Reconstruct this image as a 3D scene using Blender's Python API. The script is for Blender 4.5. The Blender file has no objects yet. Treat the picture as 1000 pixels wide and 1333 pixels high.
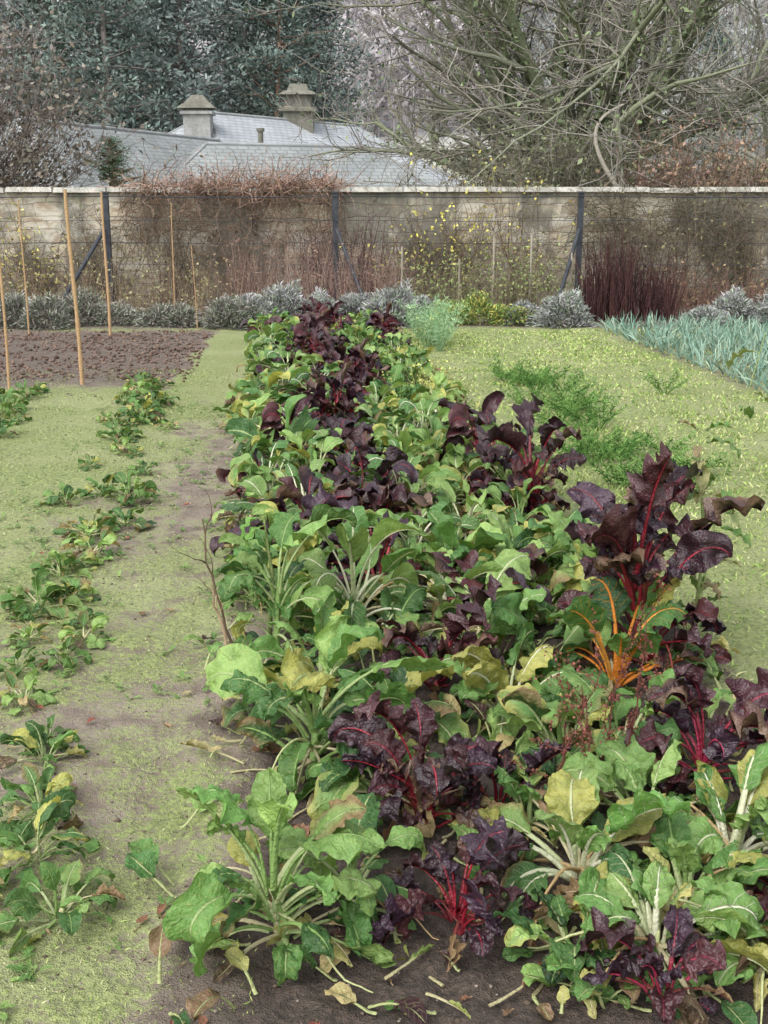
import bpy, math, random
import numpy as np
from mathutils import Vector
R = np.random.default_rng(11)
random.seed(5)
SL = 0.084   # rows drift left by this much per metre away

# ------------------------------------------------------------------ noise
_lat = np.random.default_rng(3).random((256, 256))
def vnoise(x, y):
    xi = np.floor(x).astype(int); yi = np.floor(y).astype(int)
    fx = x - xi; fy = y - yi
    fx = fx*fx*(3-2*fx); fy = fy*fy*(3-2*fy)
    a = _lat[xi % 256, yi % 256]; b = _lat[(xi+1) % 256, yi % 256]
    c = _lat[xi % 256, (yi+1) % 256]; d = _lat[(xi+1) % 256, (yi+1) % 256]
    return (a*(1-fx)+b*fx)*(1-fy)+(c*(1-fx)+d*fx)*fy
def fbm(x, y, o=4):
    s = 0; a = .5; t = 0
    for i in range(o):
        s = s+a*vnoise(x*2**i+17*i, y*2**i+31*i); t += a; a *= .5
    return s/t
def sstep(a, b, x):
    t = np.clip((x-a)/(b-a), 0, 1); return t*t*(3-2*t)

# ------------------------------------------------------------------ mesh accumulator
class MB:
    def __init__(s):
        s.v = []; s.q = []; s.t = []; s.c = []; s.vc = []; s.uv = []; s.qm = []; s.tm = []; s.n = 0
    def add(s, v, quads=None, tris=None, col=(.5, .5, .5), vein=None, uv=None, mat=0):
        v = np.asarray(v, float).reshape(-1, 3); k = len(v)
        def ex(c):
            c = np.asarray(c, float)
            return np.broadcast_to(c, (k, 3)) if c.ndim == 1 else c.reshape(-1, 3)
        s.v.append(v); s.c.append(ex(col)); s.vc.append(ex(col if vein is None else vein))
        s.uv.append(np.full((k, 2), .5) if uv is None else np.asarray(uv).reshape(-1, 2))
        if quads is not None and len(quads):
            s.q.append(np.asarray(quads)+s.n); s.qm.append(np.full(len(quads), mat))
        if tris is not None and len(tris):
            s.t.append(np.asarray(tris)+s.n); s.tm.append(np.full(len(tris), mat))
        s.n += k
    def mesh(s, name, mats, smooth=True):
        me = bpy.data.meshes.new(name)
        v = np.concatenate(s.v)
        q = np.concatenate(s.q) if s.q else np.zeros((0, 4), int)
        t = np.concatenate(s.t) if s.t else np.zeros((0, 3), int)
        loops = np.concatenate([q.ravel(), t.ravel()]).astype(np.int32)
        tot = np.concatenate([np.full(len(q), 4), np.full(len(t), 3)]).astype(np.int32)
        st = np.concatenate([[0], np.cumsum(tot)[:-1]]).astype(np.int32)
        mi = np.concatenate((s.qm if s.qm else [])+(s.tm if s.tm else [])).astype(np.int32)
        me.vertices.add(len(v)); me.vertices.foreach_set('co', v.astype(np.float32).ravel())
        me.loops.add(len(loops)); me.loops.foreach_set('vertex_index', loops)
        me.polygons.add(len(tot)); me.polygons.foreach_set('loop_start', st)
        me.polygons.foreach_set('loop_total', tot)
        me.polygons.foreach_set('material_index', mi)
        me.polygons.foreach_set('use_smooth', np.full(len(tot), smooth))
        for nm, src in (('Col', s.c), ('Vein', s.vc)):
            a = me.attributes.new(nm, 'FLOAT_COLOR', 'POINT')
            c = np.concatenate(src); c4 = np.ones((len(c), 4), np.float32); c4[:, :3] = c
            a.data.foreach_set('color', c4.ravel())
        uv = np.concatenate(s.uv)[loops]
        l = me.uv_layers.new(name='UVMap'); l.data.foreach_set('uv', uv.astype(np.float32).ravel())
        me.update(calc_edges=True)
        for m in mats: me.materials.append(m)
        return me
def obj(name, me, loc=(0, 0, 0), rz=0, sc=1, parent=None):
    o = bpy.data.objects.new(name, me); bpy.context.scene.collection.objects.link(o)
    o.location = loc; o.rotation_euler = (0, 0, rz)
    o.scale = (sc, sc, sc) if np.isscalar(sc) else sc
    if parent: o.parent = parent
    return o
def empty(name, loc=(0, 0, 0)):
    o = bpy.data.objects.new(name, None); bpy.context.scene.collection.objects.link(o); o.location = loc
    return o
def nrm(a): return a/np.maximum(np.linalg.norm(a, axis=-1, keepdims=True), 1e-9)
def rep(c, N, K):
    c = np.asarray(c, float)
    if c.ndim == 1: c = np.broadcast_to(c, (N, 3))
    return np.repeat(c, K, axis=0)

def tubes(mb, P, Rd, S=3, col=(.2, .15, .1), mat=0):
    P = np.asarray(P, float); N, K, _ = P.shape; Rd = np.broadcast_to(Rd, (N, K))
    T = nrm(np.gradient(P, axis=1))
    ref = np.where(np.abs(T[..., 2:3]) > .9, np.array([1., 0, 0]), np.array([0, 0, 1.]))
    A = nrm(np.cross(T, ref)); B = np.cross(T, A)
    ang = np.arange(S)/S*2*np.pi
    V = P[:, :, None]+Rd[:, :, None, None]*(A[:, :, None]*np.cos(ang)[None, None, :, None]+B[:, :, None]*np.sin(ang)[None, None, :, None])
    i = np.arange(N)[:, None, None]*K*S; k = np.arange(K-1)[None, :, None]*S; j = np.arange(S)[None, None, :]; j2 = (j+1) % S
    q = np.stack([i+k+j, i+k+j2, i+k+S+j2, i+k+S+j], -1).reshape(-1, 4)
    mb.add(V, quads=q, col=rep(col, N, K*S), mat=mat)

def blades(mb, base, d, L, W, col, bend=.3, K=3, rng=R, grav=True, mat=0):
    base = np.asarray(base, float); N = len(base); d = nrm(np.asarray(d, float))
    L = np.broadcast_to(L, (N,)); W = np.broadcast_to(W, (N,))
    side = nrm(np.cross(d, rng.normal(size=(N, 3))))
    b = rng.normal(size=(N, 3)); b = b-(b*d).sum(1, keepdims=True)*d; b = nrm(b)
    if grav: b = nrm(b*.3+np.array([0, 0, -1.])+d*[1, 1, 0]*.5)
    t = np.linspace(0, 1, K)
    C = base[:, None]+d[:, None]*(L[:, None]*t)[..., None]+b[:, None]*(L[:, None]*bend*t**2)[..., None]
    w = (W[:, None]*np.array([.7]+[1]*(K-2)+[.08])[None])*.5
    V = np.stack([C-side[:, None]*w[..., None], C+side[:, None]*w[..., None]], 2)
    i = np.arange(N)[:, None]*K*2; k = np.arange(K-1)[None]*2
    q = np.stack([i+k, i+k+1, i+k+3, i+k+2], -1).reshape(-1, 4)
    mb.add(V, quads=q, col=rep(col, N, K*2), mat=mat)

def cards(mb, c, size, col, rng=R, asp=.55, up=None, mat=0):
    N = len(c); n = nrm(rng.normal(size=(N, 3)))
    if up is not None: n = nrm(n+np.array([0, 0, up]))
    a = nrm(np.cross(n, rng.normal(size=(N, 3)))); b = np.cross(n, a)
    s = np.broadcast_to(size, (N,))[:, None]
    V = np.stack([c-a*s, c-b*s*asp+n*s*.15, c+a*s, c+b*s*asp+n*s*.15], 1)
    q = np.arange(N*4).reshape(N, 4)
    mb.add(V, quads=q, col=rep(col, N, 4), mat=mat)

def grow(start, d, L, K, wander, up, rng):
    N = len(start); P = np.zeros((N, K, 3)); P[:, 0] = start; d = nrm(d); step = (L/(K-1))[:, None]
    for k in range(1, K):
        d = nrm(d+rng.normal(size=(N, 3))*wander+np.array([0, 0, up]))
        P[:, k] = P[:, k-1]+d*step
    return P
def jit(c, n, a, rng=R):
    c = np.asarray(c, float); return np.clip(c*(1+rng.normal(size=(n, 1))*a)+rng.normal(size=(n, 3))*a*.12*c.mean(), .002, .95)

# ------------------------------------------------------------------ materials
def newmat(name):
    m = bpy.data.materials.new(name); m.use_nodes = True; nt = m.node_tree; nt.nodes.clear()
    out = nt.nodes.new('ShaderNodeOutputMaterial'); return m, nt, out
def nd(nt, t, ins=None, **kw):
    n = nt.nodes.new(t)
    for k, v in kw.items(): setattr(n, k, v)
    if ins:
        for k, v in ins.items():
            if isinstance(v, bpy.types.NodeSocket): nt.links.new(v, n.inputs[k])
            else: n.inputs[k].default_value = v
    return n
def mth(nt, op, a, b=None, c=None, clamp=False):
    ins = {0: a}
    if b is not None: ins[1] = b
    if c is not None: ins[2] = c
    n = nd(nt, 'ShaderNodeMath', ins, operation=op); n.use_clamp = clamp; return n.outputs[0]
def mixc(nt, f, a, b, bt='MIX'):
    n = nt.nodes.new('ShaderNodeMix'); n.data_type = 'RGBA'; n.blend_type = bt; n.clamp_factor = True
    for idx, v in ((0, f), (6, a), (7, b)):
        if isinstance(v, bpy.types.NodeSocket): nt.links.new(v, n.inputs[idx])
        else: n.inputs[idx].default_value = v if idx == 0 else (tuple(v)+(1,) if len(v) == 3 else v)
    return n.outputs[2]
def noise(nt, vec, scale, det=4, rough=.55):
    return nd(nt, 'ShaderNodeTexNoise', {'Vector': vec, 'Scale': scale, 'Detail': det, 'Roughness': rough}).outputs[0]
def sst(nt, x, a, b):
    n = nd(nt, 'ShaderNodeMapRange', {0: x, 1: a, 2: b}, interpolation_type='SMOOTHSTEP'); return n.outputs[0]
def attr(nt, name): return nd(nt, 'ShaderNodeAttribute', attribute_name=name)
def bump(nt, h, s, d=.01): return nd(nt, 'ShaderNodeBump', {'Height': h, 'Strength': s, 'Distance': d}).outputs[0]

def mk_leaf(name, rough, transl, nside, vs=.5, ms=1., spot=(.34, .33, .10), spec=.3):
    m, nt, out = newmat(name)
    col = attr(nt, 'Col').outputs[0]; vein = attr(nt, 'Vein').outputs[0]
    uv = nd(nt, 'ShaderNodeUVMap').outputs[0]
    sp = nd(nt, 'ShaderNodeSeparateXYZ', {0: uv}); u, v = sp.outputs[0], sp.outputs[1]
    ax = mth(nt, 'MULTIPLY', mth(nt, 'ABSOLUTE', mth(nt, 'SUBTRACT', u, .5)), 2.0)
    geo = nd(nt, 'ShaderNodeTexCoord').outputs[3]
    n1 = noise(nt, geo, 26, 2); n2 = noise(nt, geo, 120, 1)
    mid = mth(nt, 'MULTIPLY', mth(nt, 'SUBTRACT', 1.0, sst(nt, ax, .02, .075)), ms)
    ph = mth(nt, 'SUBTRACT', mth(nt, 'MULTIPLY', v, float(nside)), mth(nt, 'MULTIPLY', ax, 1.7))
    ph = mth(nt, 'ADD', ph, mth(nt, 'MULTIPLY', n1, .8))
    fr = mth(nt, 'ABSOLUTE', mth(nt, 'SUBTRACT', mth(nt, 'FRACT', mth(nt, 'ADD', ph, 10.0)), .5))
    sv = mth(nt, 'SUBTRACT', 1.0, sst(nt, fr, .0, .09))
    sv = mth(nt, 'MULTIPLY', sv, mth(nt, 'SUBTRACT', 1.0, mth(nt, 'MULTIPLY', ax, .8)))
    vm = mth(nt, 'MAXIMUM', mid, mth(nt, 'MULTIPLY', sv, vs))
    c = mixc(nt, mth(nt, 'MULTIPLY', sst(nt, n1, .35, .7), .6), col, mixc(nt, 1.0, col, (.5, .6, .5), 'MULTIPLY'))
    c = mixc(nt, mth(nt, 'MULTIPLY', sst(nt, n2, .60, .72), .35), c, spot)
    c = mixc(nt, vm, c, vein)
    hgt = mth(nt, 'ADD', mth(nt, 'MULTIPLY', vm, -.6), mth(nt, 'ADD', mth(nt, 'MULTIPLY', n2, .8), mth(nt, 'MULTIPLY', n1, 1.6)))
    b = bump(nt, hgt, .8, .008)
    p = nd(nt, 'ShaderNodeBsdfPrincipled', {'Base Color': c, 'Roughness': mth(nt, 'ADD', rough, mth(nt, 'MULTIPLY', n1, .25)), 'Normal': b})
    p.inputs['Specular IOR Level'].default_value = spec
    tr = nd(nt, 'ShaderNodeBsdfTranslucent', {'Color': mixc(nt, 1.0, c, (1.5, 1.5, .8), 'MULTIPLY')})
    mx = nd(nt, 'ShaderNodeMixShader', {0: transl, 1: p.outputs[0], 2: tr.outputs[0]})
    nt.links.new(mx.outputs[0] if transl else p.outputs[0], out.inputs[0]); return m
M_leaf = mk_leaf('chard_leaf_green', .36, .20, 7, spec=.36)
M_red = mk_leaf('chard_leaf_red', .30, 0., 7, .10, .4, (.09, .045, .035), .5)

def mk_attr(name, rough=.8, nscale=20, amp=.5, bs=.3):
    m, nt, out = newmat(name); col = attr(nt, 'Col').outputs[0]
    geo = nd(nt, 'ShaderNodeTexCoord').outputs[3]; n = noise(nt, geo, nscale, 1)
    c = mixc(nt, mth(nt, 'MULTIPLY', sst(nt, n, .3, .7), amp), col, mixc(nt, 1.0, col, (.5, .5, .5), 'MULTIPLY'))
    if bs:
        p = nd(nt, 'ShaderNodeBsdfPrincipled', {'Base Color': c, 'Roughness': rough})
        p.inputs['Specular IOR Level'].default_value = .25
        nt.links.new(bump(nt, n, bs, .02), p.inputs['Normal'])
    else: p = nd(nt, 'ShaderNodeBsdfDiffuse', {'Color': c})
    nt.links.new(p.outputs[0], out.inputs[0])
    return m
M_fol = mk_attr('foliage', .75, 6, .3, 0)
M_bark = mk_attr('bark', .85, 25, .6, 0)
M_wood = mk_attr('weathered_wood', .6, 60, .4, .3)

# ground
def mk_ground():
    m, nt, out = newmat('garden_ground')
    z = attr(nt, 'Col').outputs[0]; far = attr(nt, 'Vein').outputs[0]
    sp = nd(nt, 'ShaderNodeSeparateColor', {0: z}); moss, dark, fm = sp.outputs
    g = nd(nt, 'ShaderNodeTexCoord').outputs[3]
    n0 = noise(nt, g, 1.1, 2, .6); n1 = noise(nt, g, 6, 4, .65); n2 = noise(nt, g, 45, 4, .65); n3 = noise(nt, g, 230, 1, .6)
    soil = mixc(nt, sst(nt, n1, .3, .7), (.20, .155, .12), (.36, .30, .24))
    soil = mixc(nt, mth(nt, 'MULTIPLY', sst(nt, n2, .45, .7), .7), soil, (.14, .105, .083))
    soil = mixc(nt, mth(nt, 'MULTIPLY', sst(nt, n3, .60, .72), .5), soil, (.46, .41, .34))
    dk = mixc(nt, sst(nt, n2, .3, .7), (.03, .022, .017), (.11, .08, .062))
    soil = mixc(nt, dark, soil, dk)
    mo = mixc(nt, sst(nt, n2, .3, .68), (.14, .18, .055), (.34, .40, .14))
    mo = mixc(nt, mth(nt, 'MULTIPLY', sst(nt, n0, .4, .7), .5), mo, (.40, .41, .22))
    mm = mth(nt, 'ADD', mth(nt, 'MULTIPLY', n1, .5), mth(nt, 'MULTIPLY', n2, .5))
    mm = mth(nt, 'ADD', mm, mth(nt, 'SUBTRACT', mth(nt, 'MULTIPLY', moss, 1.0), .5))
    mask = mth(nt, 'MULTIPLY', sst(nt, mm, .40, .60), .92)
    c = mixc(nt, mask, soil, mo)
    c = mixc(nt, fm, c, mixc(nt, mth(nt, 'MULTIPLY', sst(nt, n0, .35, .65), .4), far, mixc(nt, 1., far, (.7, .7, .7), 'MULTIPLY')))
    h = mth(nt, 'ADD', mth(nt, 'MULTIPLY', n2, 1.), mth(nt, 'MULTIPLY', n3, .35))
    h = mth(nt, 'ADD', h, mth(nt, 'MULTIPLY', n1, 1.2))
    p = nd(nt, 'ShaderNodeBsdfPrincipled', {'Base Color': c, 'Roughness': .85, 'Normal': bump(nt, h, .9, .03)})
    nt.links.new(p.outputs[0], out.inputs[0]); return m
M_ground = mk_ground()

def mk_wall():
    m, nt, out = newmat('sandstone_wall'); g = nd(nt, 'ShaderNodeTexCoord').outputs[3]
    sp = nd(nt, 'ShaderNodeSeparateXYZ', {0: g})
    wob = noise(nt, g, 1.5, 1); wob2 = noise(nt, g, 2.3, 1)
    v = nd(nt, 'ShaderNodeCombineXYZ', {0: mth(nt, 'ADD', mth(nt, 'ADD', sp.outputs[0], sp.outputs[1]), mth(nt, 'MULTIPLY', wob2, .5)), 1: mth(nt, 'ADD', sp.outputs[2], mth(nt, 'MULTIPLY', wob, .16))}).outputs[0]
    br = nd(nt, 'ShaderNodeTexBrick', {'Vector': v, 'Color1': (.48, .42, .31, 1), 'Color2': (.27, .24, .185, 1), 'Mortar': (.22, .20, .16, 1), 'Scale': 1.0,
                                     'Mortar Size': .012, 'Mortar Smooth': .6, 'Brick Width': .52, 'Row Height': .23, 'Bias': -.1})
    st = nd(nt, 'ShaderNodeMapping', {0: g, 3: (.9, .9, .5)}).outputs[0]
    st2 = nd(nt, 'ShaderNodeMapping', {0: g, 3: (.55, .55, 1.6)}).outputs[0]
    n1 = noise(nt, st, .9, 5, .65); n2 = noise(nt, g, 9, 3, .6); n3 = noise(nt, st2, 2.2, 4, .65); n4 = noise(nt, st2, 4.5, 4, .6)
    c = mixc(nt, mth(nt, 'MULTIPLY', sst(nt, n3, .46, .6), .75), br.outputs[0], (.56, .53, .45))
    c = mixc(nt, mth(nt, 'MULTIPLY', sst(nt, n4, .52, .62), .6), c, (.27, .19, .12))
    c = mixc(nt, mth(nt, 'MULTIPLY', sst(nt, n1, .44, .56), .80), c, (.10, .095, .078))
    c = mixc(nt, mth(nt, 'MULTIPLY', sst(nt, n2, .54, .68), .6), c, (.24, .265, .16))
    hh = mth(nt, 'ADD', br.outputs[1], mth(nt, 'MULTIPLY', n2, -1.))
    p = nd(nt, 'ShaderNodeBsdfPrincipled', {'Base Color': c, 'Roughness': .9, 'Normal': bump(nt, mth(nt, 'MULTIPLY', hh, -1.), .6, .03)})
    nt.links.new(p.outputs[0], out.inputs[0]); return m
M_wall = mk_wall()
def mk_plain(name, c1, c2, scale, rough=.8, streak=None, rows=None):
    m, nt, out = newmat(name); g = nd(nt, 'ShaderNodeTexCoord').outputs[3]
    n = noise(nt, g, scale, 4, .6); n2 = noise(nt, g, scale*6, 3)
    c = mixc(nt, sst(nt, n, .35, .65), c1, c2)
    if streak: c = mixc(nt, mth(nt, 'MULTIPLY', sst(nt, n2, .5, .65), .6), c, streak)
    h = n2
    if rows:
        uv = nd(nt, 'ShaderNodeUVMap').outputs[0]
        br = nd(nt, 'ShaderNodeTexBrick', {'Vector': uv, 'Color1': (1, 1, 1, 1), 'Color2': (.84, .86, .87, 1), 'Mortar': (.62, .62, .62, 1), 'Scale': 1.,
                                         'Mortar Size': .03, 'Brick Width': .45, 'Row Height': rows})
        c = mixc(nt, 1., c, br.outputs[0], 'MULTIPLY')
    p = nd(nt, 'ShaderNodeBsdfPrincipled', {'Base Color': c, 'Roughness': rough, 'Normal': bump(nt, h, .4, .02)})
    p.inputs['Specular IOR Level'].default_value = .3
    nt.links.new(p.outputs[0], out.inputs[0]); return m
M_cope = mk_plain('coping_stone', (.52, .50, .45), (.32, .31, .27), 3, .85, (.18, .19, .13))
M_slate = mk_plain('slate_roof', (.24, .255, .255), (.31, .325, .32), .6, .75, (.21, .23, .205), .28)
M_slate2 = mk_plain('slate_roof_pale', (.37, .39, .41), (.43, .45, .47), .6, .7, (.34, .36, .36), .28)
M_ridge = mk_plain('ridge_tile', (.33, .34, .34), (.25, .26, .26), 2, .8)
M_chim = mk_plain('chimney_render', (.38, .38, .37), (.28, .28, .27), 2, .9, (.2, .2, .18))
M_chim2 = mk_plain('chimney_mossy_stone', (.12, .115, .10), (.19, .185, .16), 3, .9, (.24, .23, .13))
M_house = mk_plain('house_stone', (.34, .31, .26), (.25, .23, .20), 2, .9, (.18, .17, .14))
M_metal = mk_plain('painted_steel', (.03, .035, .042), (.05, .055, .065), 8, .5)
M_glass = mk_plain('window_glass', (.03, .035, .04), (.05, .055, .06), 2, .1)

# ------------------------------------------------------------------ ground sheet
def axis(a, b, s, lo, hi, gr=1.09):
    c = list(np.arange(a, b, s)); d = s; x = c[-1]
    while x < hi: d *= gr; x += d; c.append(x)
    d = s; x = a; pre = []
    while x > lo: d *= gr; x -= d; pre.append(x)
    return np.array(pre[::-1]+c)
def hill(X, Y):
    h = sstep(85, 300, Y+.15*X)*70
    h += sstep(60, 500, np.abs(X))*25
    h += (fbm(X*.02, Y*.02, 3)-.5)*8*sstep(70, 160, Y)
    return h
def gz(X, Y):
    X0 = X+SL*Y
    bed = sstep(-.4, -.2, X0)*(1-sstep(1.55, 1.75, X0))*(1-sstep(16.5, 17.0, Y))
    z = (fbm(X*3, Y*3, 4)-.5)*.05+(fbm(X*16, Y*16, 3)-.5)*.026*(1-sstep(5, 11, Y))*(.7+1.4*bed)
    z = z*(1-sstep(24, 30, Y)) + bed*.03
    return z+hill(X, Y)
xs = axis(-1.6, 1.5, .022, -520, 520); ys = axis(1.7, 4.6, .024, -60, 760, 1.06)
GX, GY = np.meshgrid(xs, ys); GZ = gz(GX, GY)
X0 = GX+SL*GY; nz = fbm(GX*1.3, GY*1.3, 4); nz2 = fbm(GX*.9+9, GY*.45, 4); nz3 = fbm(GX*5, GY*5, 4)
bed = sstep(-.30, -.0, X0+.5*(nz-.5)+.5*(nz3-.5))*(1-sstep(1.4, 1.7, X0+.3*(nz-.5)+.4*(nz3-.5)))
soilL = sstep(11., 12.2, GY+nz*1.2)*(1-sstep(16.2, 16.8, GY))*(1-sstep(-1.25, -.85, X0+.5*(nz-.5)))
leek = sstep(4.2, 4.5, X0)*sstep(10, 11, GY)*(1-sstep(16.3, 16.8, GY))
border = sstep(16.4, 17, GY)*(1-sstep(21, 22, GY))
moss = np.where(X0 < 0, .45+.75*(nz2-.5)+.15*sstep(2.7, 5.0, GY)+.12*sstep(7, 11, GY)+.25*(nz3-.5), .6)
moss = np.where(X0 > 1.5, .88-.22*sstep(.5, .7, nz), moss)
moss = moss*(1-bed)+.26*bed
moss = moss*(1-soilL)+.16*soilL; moss = moss*(1-leek)+.5*leek; moss = moss*(1-border)+.33*border
dark = np.clip(bed*.95+soilL*.6+leek*.4+border*.7, 0, 1)
fm = sstep(22, 28, GY)
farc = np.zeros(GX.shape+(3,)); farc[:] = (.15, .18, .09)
f2 = sstep(80, 130, GY)[..., None]; farc = farc*(1-f2)+np.array((.40, .39, .405))*f2  # misty air put into the far hill colour as pale grey
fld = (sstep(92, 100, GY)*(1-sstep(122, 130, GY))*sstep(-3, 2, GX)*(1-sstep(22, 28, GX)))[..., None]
farc = farc*(1-fld)+np.array((.42, .43, .35))*fld  # field tone greyed to suggest haze
mb = MB(); ny, nx = GX.shape
ii = (np.arange(ny-1)[:, None]*nx+np.arange(nx-1)[None]).ravel()
mb.add(np.stack([GX, GY, GZ], -1), quads=np.stack([ii, ii+1, ii+nx+1, ii+nx], -1), col=np.stack([moss, dark, fm], -1), vein=farc)
obj('ground', mb.mesh('ground', [M_ground]))
def on(x, y): return float(gz(np.array([x]), np.array([y]))[0])

# ------------------------------------------------------------------ leaves
def leaf(mb, base, az, el, Lp, Lb, W, bend, col, vein, nu, nv, rng, ruffle=.1, fold=.25, roll=0., blist=.005, petr=.006, tip=None, k=3.2, mat=0, zmin=.012, wob=None, narrow=.88, curl=0., crum=.12):
    npt = 5
    s = np.concatenate([np.linspace(0, Lp, npt, endpoint=False), Lp+np.linspace(0, Lb, nu)])
    S = s/(Lp+Lb); e = el-bend*S**1.6-curl*np.clip((S-.6)/.4, 0, 1)**2; a = az+(rng.normal()*.4 if wob is None else wob)*S
    d = np.stack([np.cos(e)*np.cos(a), np.cos(e)*np.sin(a), np.sin(e)], -1)
    ds = np.diff(s, prepend=0)[:, None]; pos = np.asarray(base)+np.cumsum(d*ds, 0)
    zlow = zmin+.012*rng.random()
    pos[:, 2] = np.where(pos[:, 2] < zlow, zlow+(pos[:, 2]-zlow)*.02, pos[:, 2])
    side = np.stack([-np.sin(a), np.cos(a), a*0], -1); n = np.cross(d, side)
    r = (roll*S)[:, None]; side, n = side*np.cos(r)+n*np.sin(r), n*np.cos(r)-side*np.sin(r)
    P = pos[npt:]; sd = side[npt:, None]; nn = n[npt:, None]
    v = np.linspace(0, 1, nu)[:, None]; x = np.linspace(-1, 1, nv)[None]
    w = W/2*np.clip(np.sin(np.pi*np.clip(v, 0, 1)**narrow), 0, 1)**.58*(.5+.5*sstep(0, .32, v))
    w = w*(1+.06*np.sin(v*13+rng.random()*6)+(.035*np.sin(v*29+rng.random()*6) if nu > 20 else 0))
    if nu > 20 and rng.random() < .35:
        v0 = rng.uniform(.25, .85); w = w*(1-(x*np.sign(rng.normal()) > 0)*rng.uniform(.3, .7)*np.exp(-((v-v0)/.035)**2))
    w = w*(1+(x > 0)*rng.normal()*.10)+petr*.8*(1-v)
    ax = np.abs(x); ph1, ph2 = rng.random(2)*6.28; ph = np.where(x < 0, ph1, ph2)
    f = fold*(1+.4*np.sin(v*3+ph1))
    lat = x*w*np.cos(f*ax); ver = ax*w*np.sin(f)
    ver = ver+ruffle*W*ax**2*np.sin(6.28*k*v+ph+ax*.8)*np.sin(np.pi*v)**.5
    if nu > 20: ver = ver+ruffle*.35*W*ax**3*np.sin(6.28*k*2.3*v+ph*2)
    if nu > 9:
        o1, o2 = rng.random(2)*200; fq = 1.6 if nu < 20 else 2.2
        ver = ver+(fbm(x*fq+o1, v*fq*2.4+o2, 2)-.5)*W*crum*2.2*np.minimum(1, ax*3)
        lat = lat+(fbm(x*2+o2, v*4+o1, 2)-.5)*W*crum*.9*ax
    ver = ver+blist*np.abs(np.sin(np.pi*(v*7-ax*1.7)))*np.minimum(1, ax*5)*(1-.6*ax)
    V = P[:, None]+sd*lat[..., None]+nn*ver[..., None]
    V[..., 2] = np.maximum(V[..., 2], .006)
    c = np.broadcast_to(np.asarray(col, float), (nu, nv, 3)).copy()
    if tip is not None:
        tm = np.clip((v*.6+ax*.8-.55+rng.normal()*.15)*1.6, 0, 1)[..., None]; c = c*(1-tm)+np.asarray(tip)*tm
    uv = np.stack(np.broadcast_arrays((x+1)/2, v), -1)
    i = (np.arange(nu-1)[:, None]*nv+np.arange(nv-1)[None]).ravel()
    mb.add(V, quads=np.stack([i, i+1, i+nv+1, i+nv], -1), col=c.reshape(-1, 3), vein=vein, uv=uv, mat=mat)
    # petiole + midrib
    st = max(1, nu//9); idx = np.concatenate([np.arange(npt+1), np.arange(npt+1+st, npt+nu, st)])
    pr = petr*np.where(S < Lp/(Lp+Lb), 1.35-.45*S/(Lp/(Lp+Lb)+1e-6), .85*(1-(s-Lp)/Lb)**1.2+.08)
    pr = pr[idx]; Pp = pos[idx]-n[idx]*(pr*.35)[:, None]; A = side[idx]; B = n[idx]
    an = np.arange(6)/6*2*np.pi
    TV = Pp[:, None]+A[:, None]*(np.cos(an)*1.35)[None, :, None]*pr[:, None, None]+B[:, None]*(np.sin(an)*.75)[None, :, None]*pr[:, None, None]
    K = len(idx); kk = np.arange(K-1)[:, None]*6; j = np.arange(6)[None]; j2 = (j+1) % 6
    mb.add(TV, quads=np.stack([kk+j, kk+j2, kk+6+j2, kk+6+j], -1).reshape(-1, 4), col=vein, mat=mat)

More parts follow.
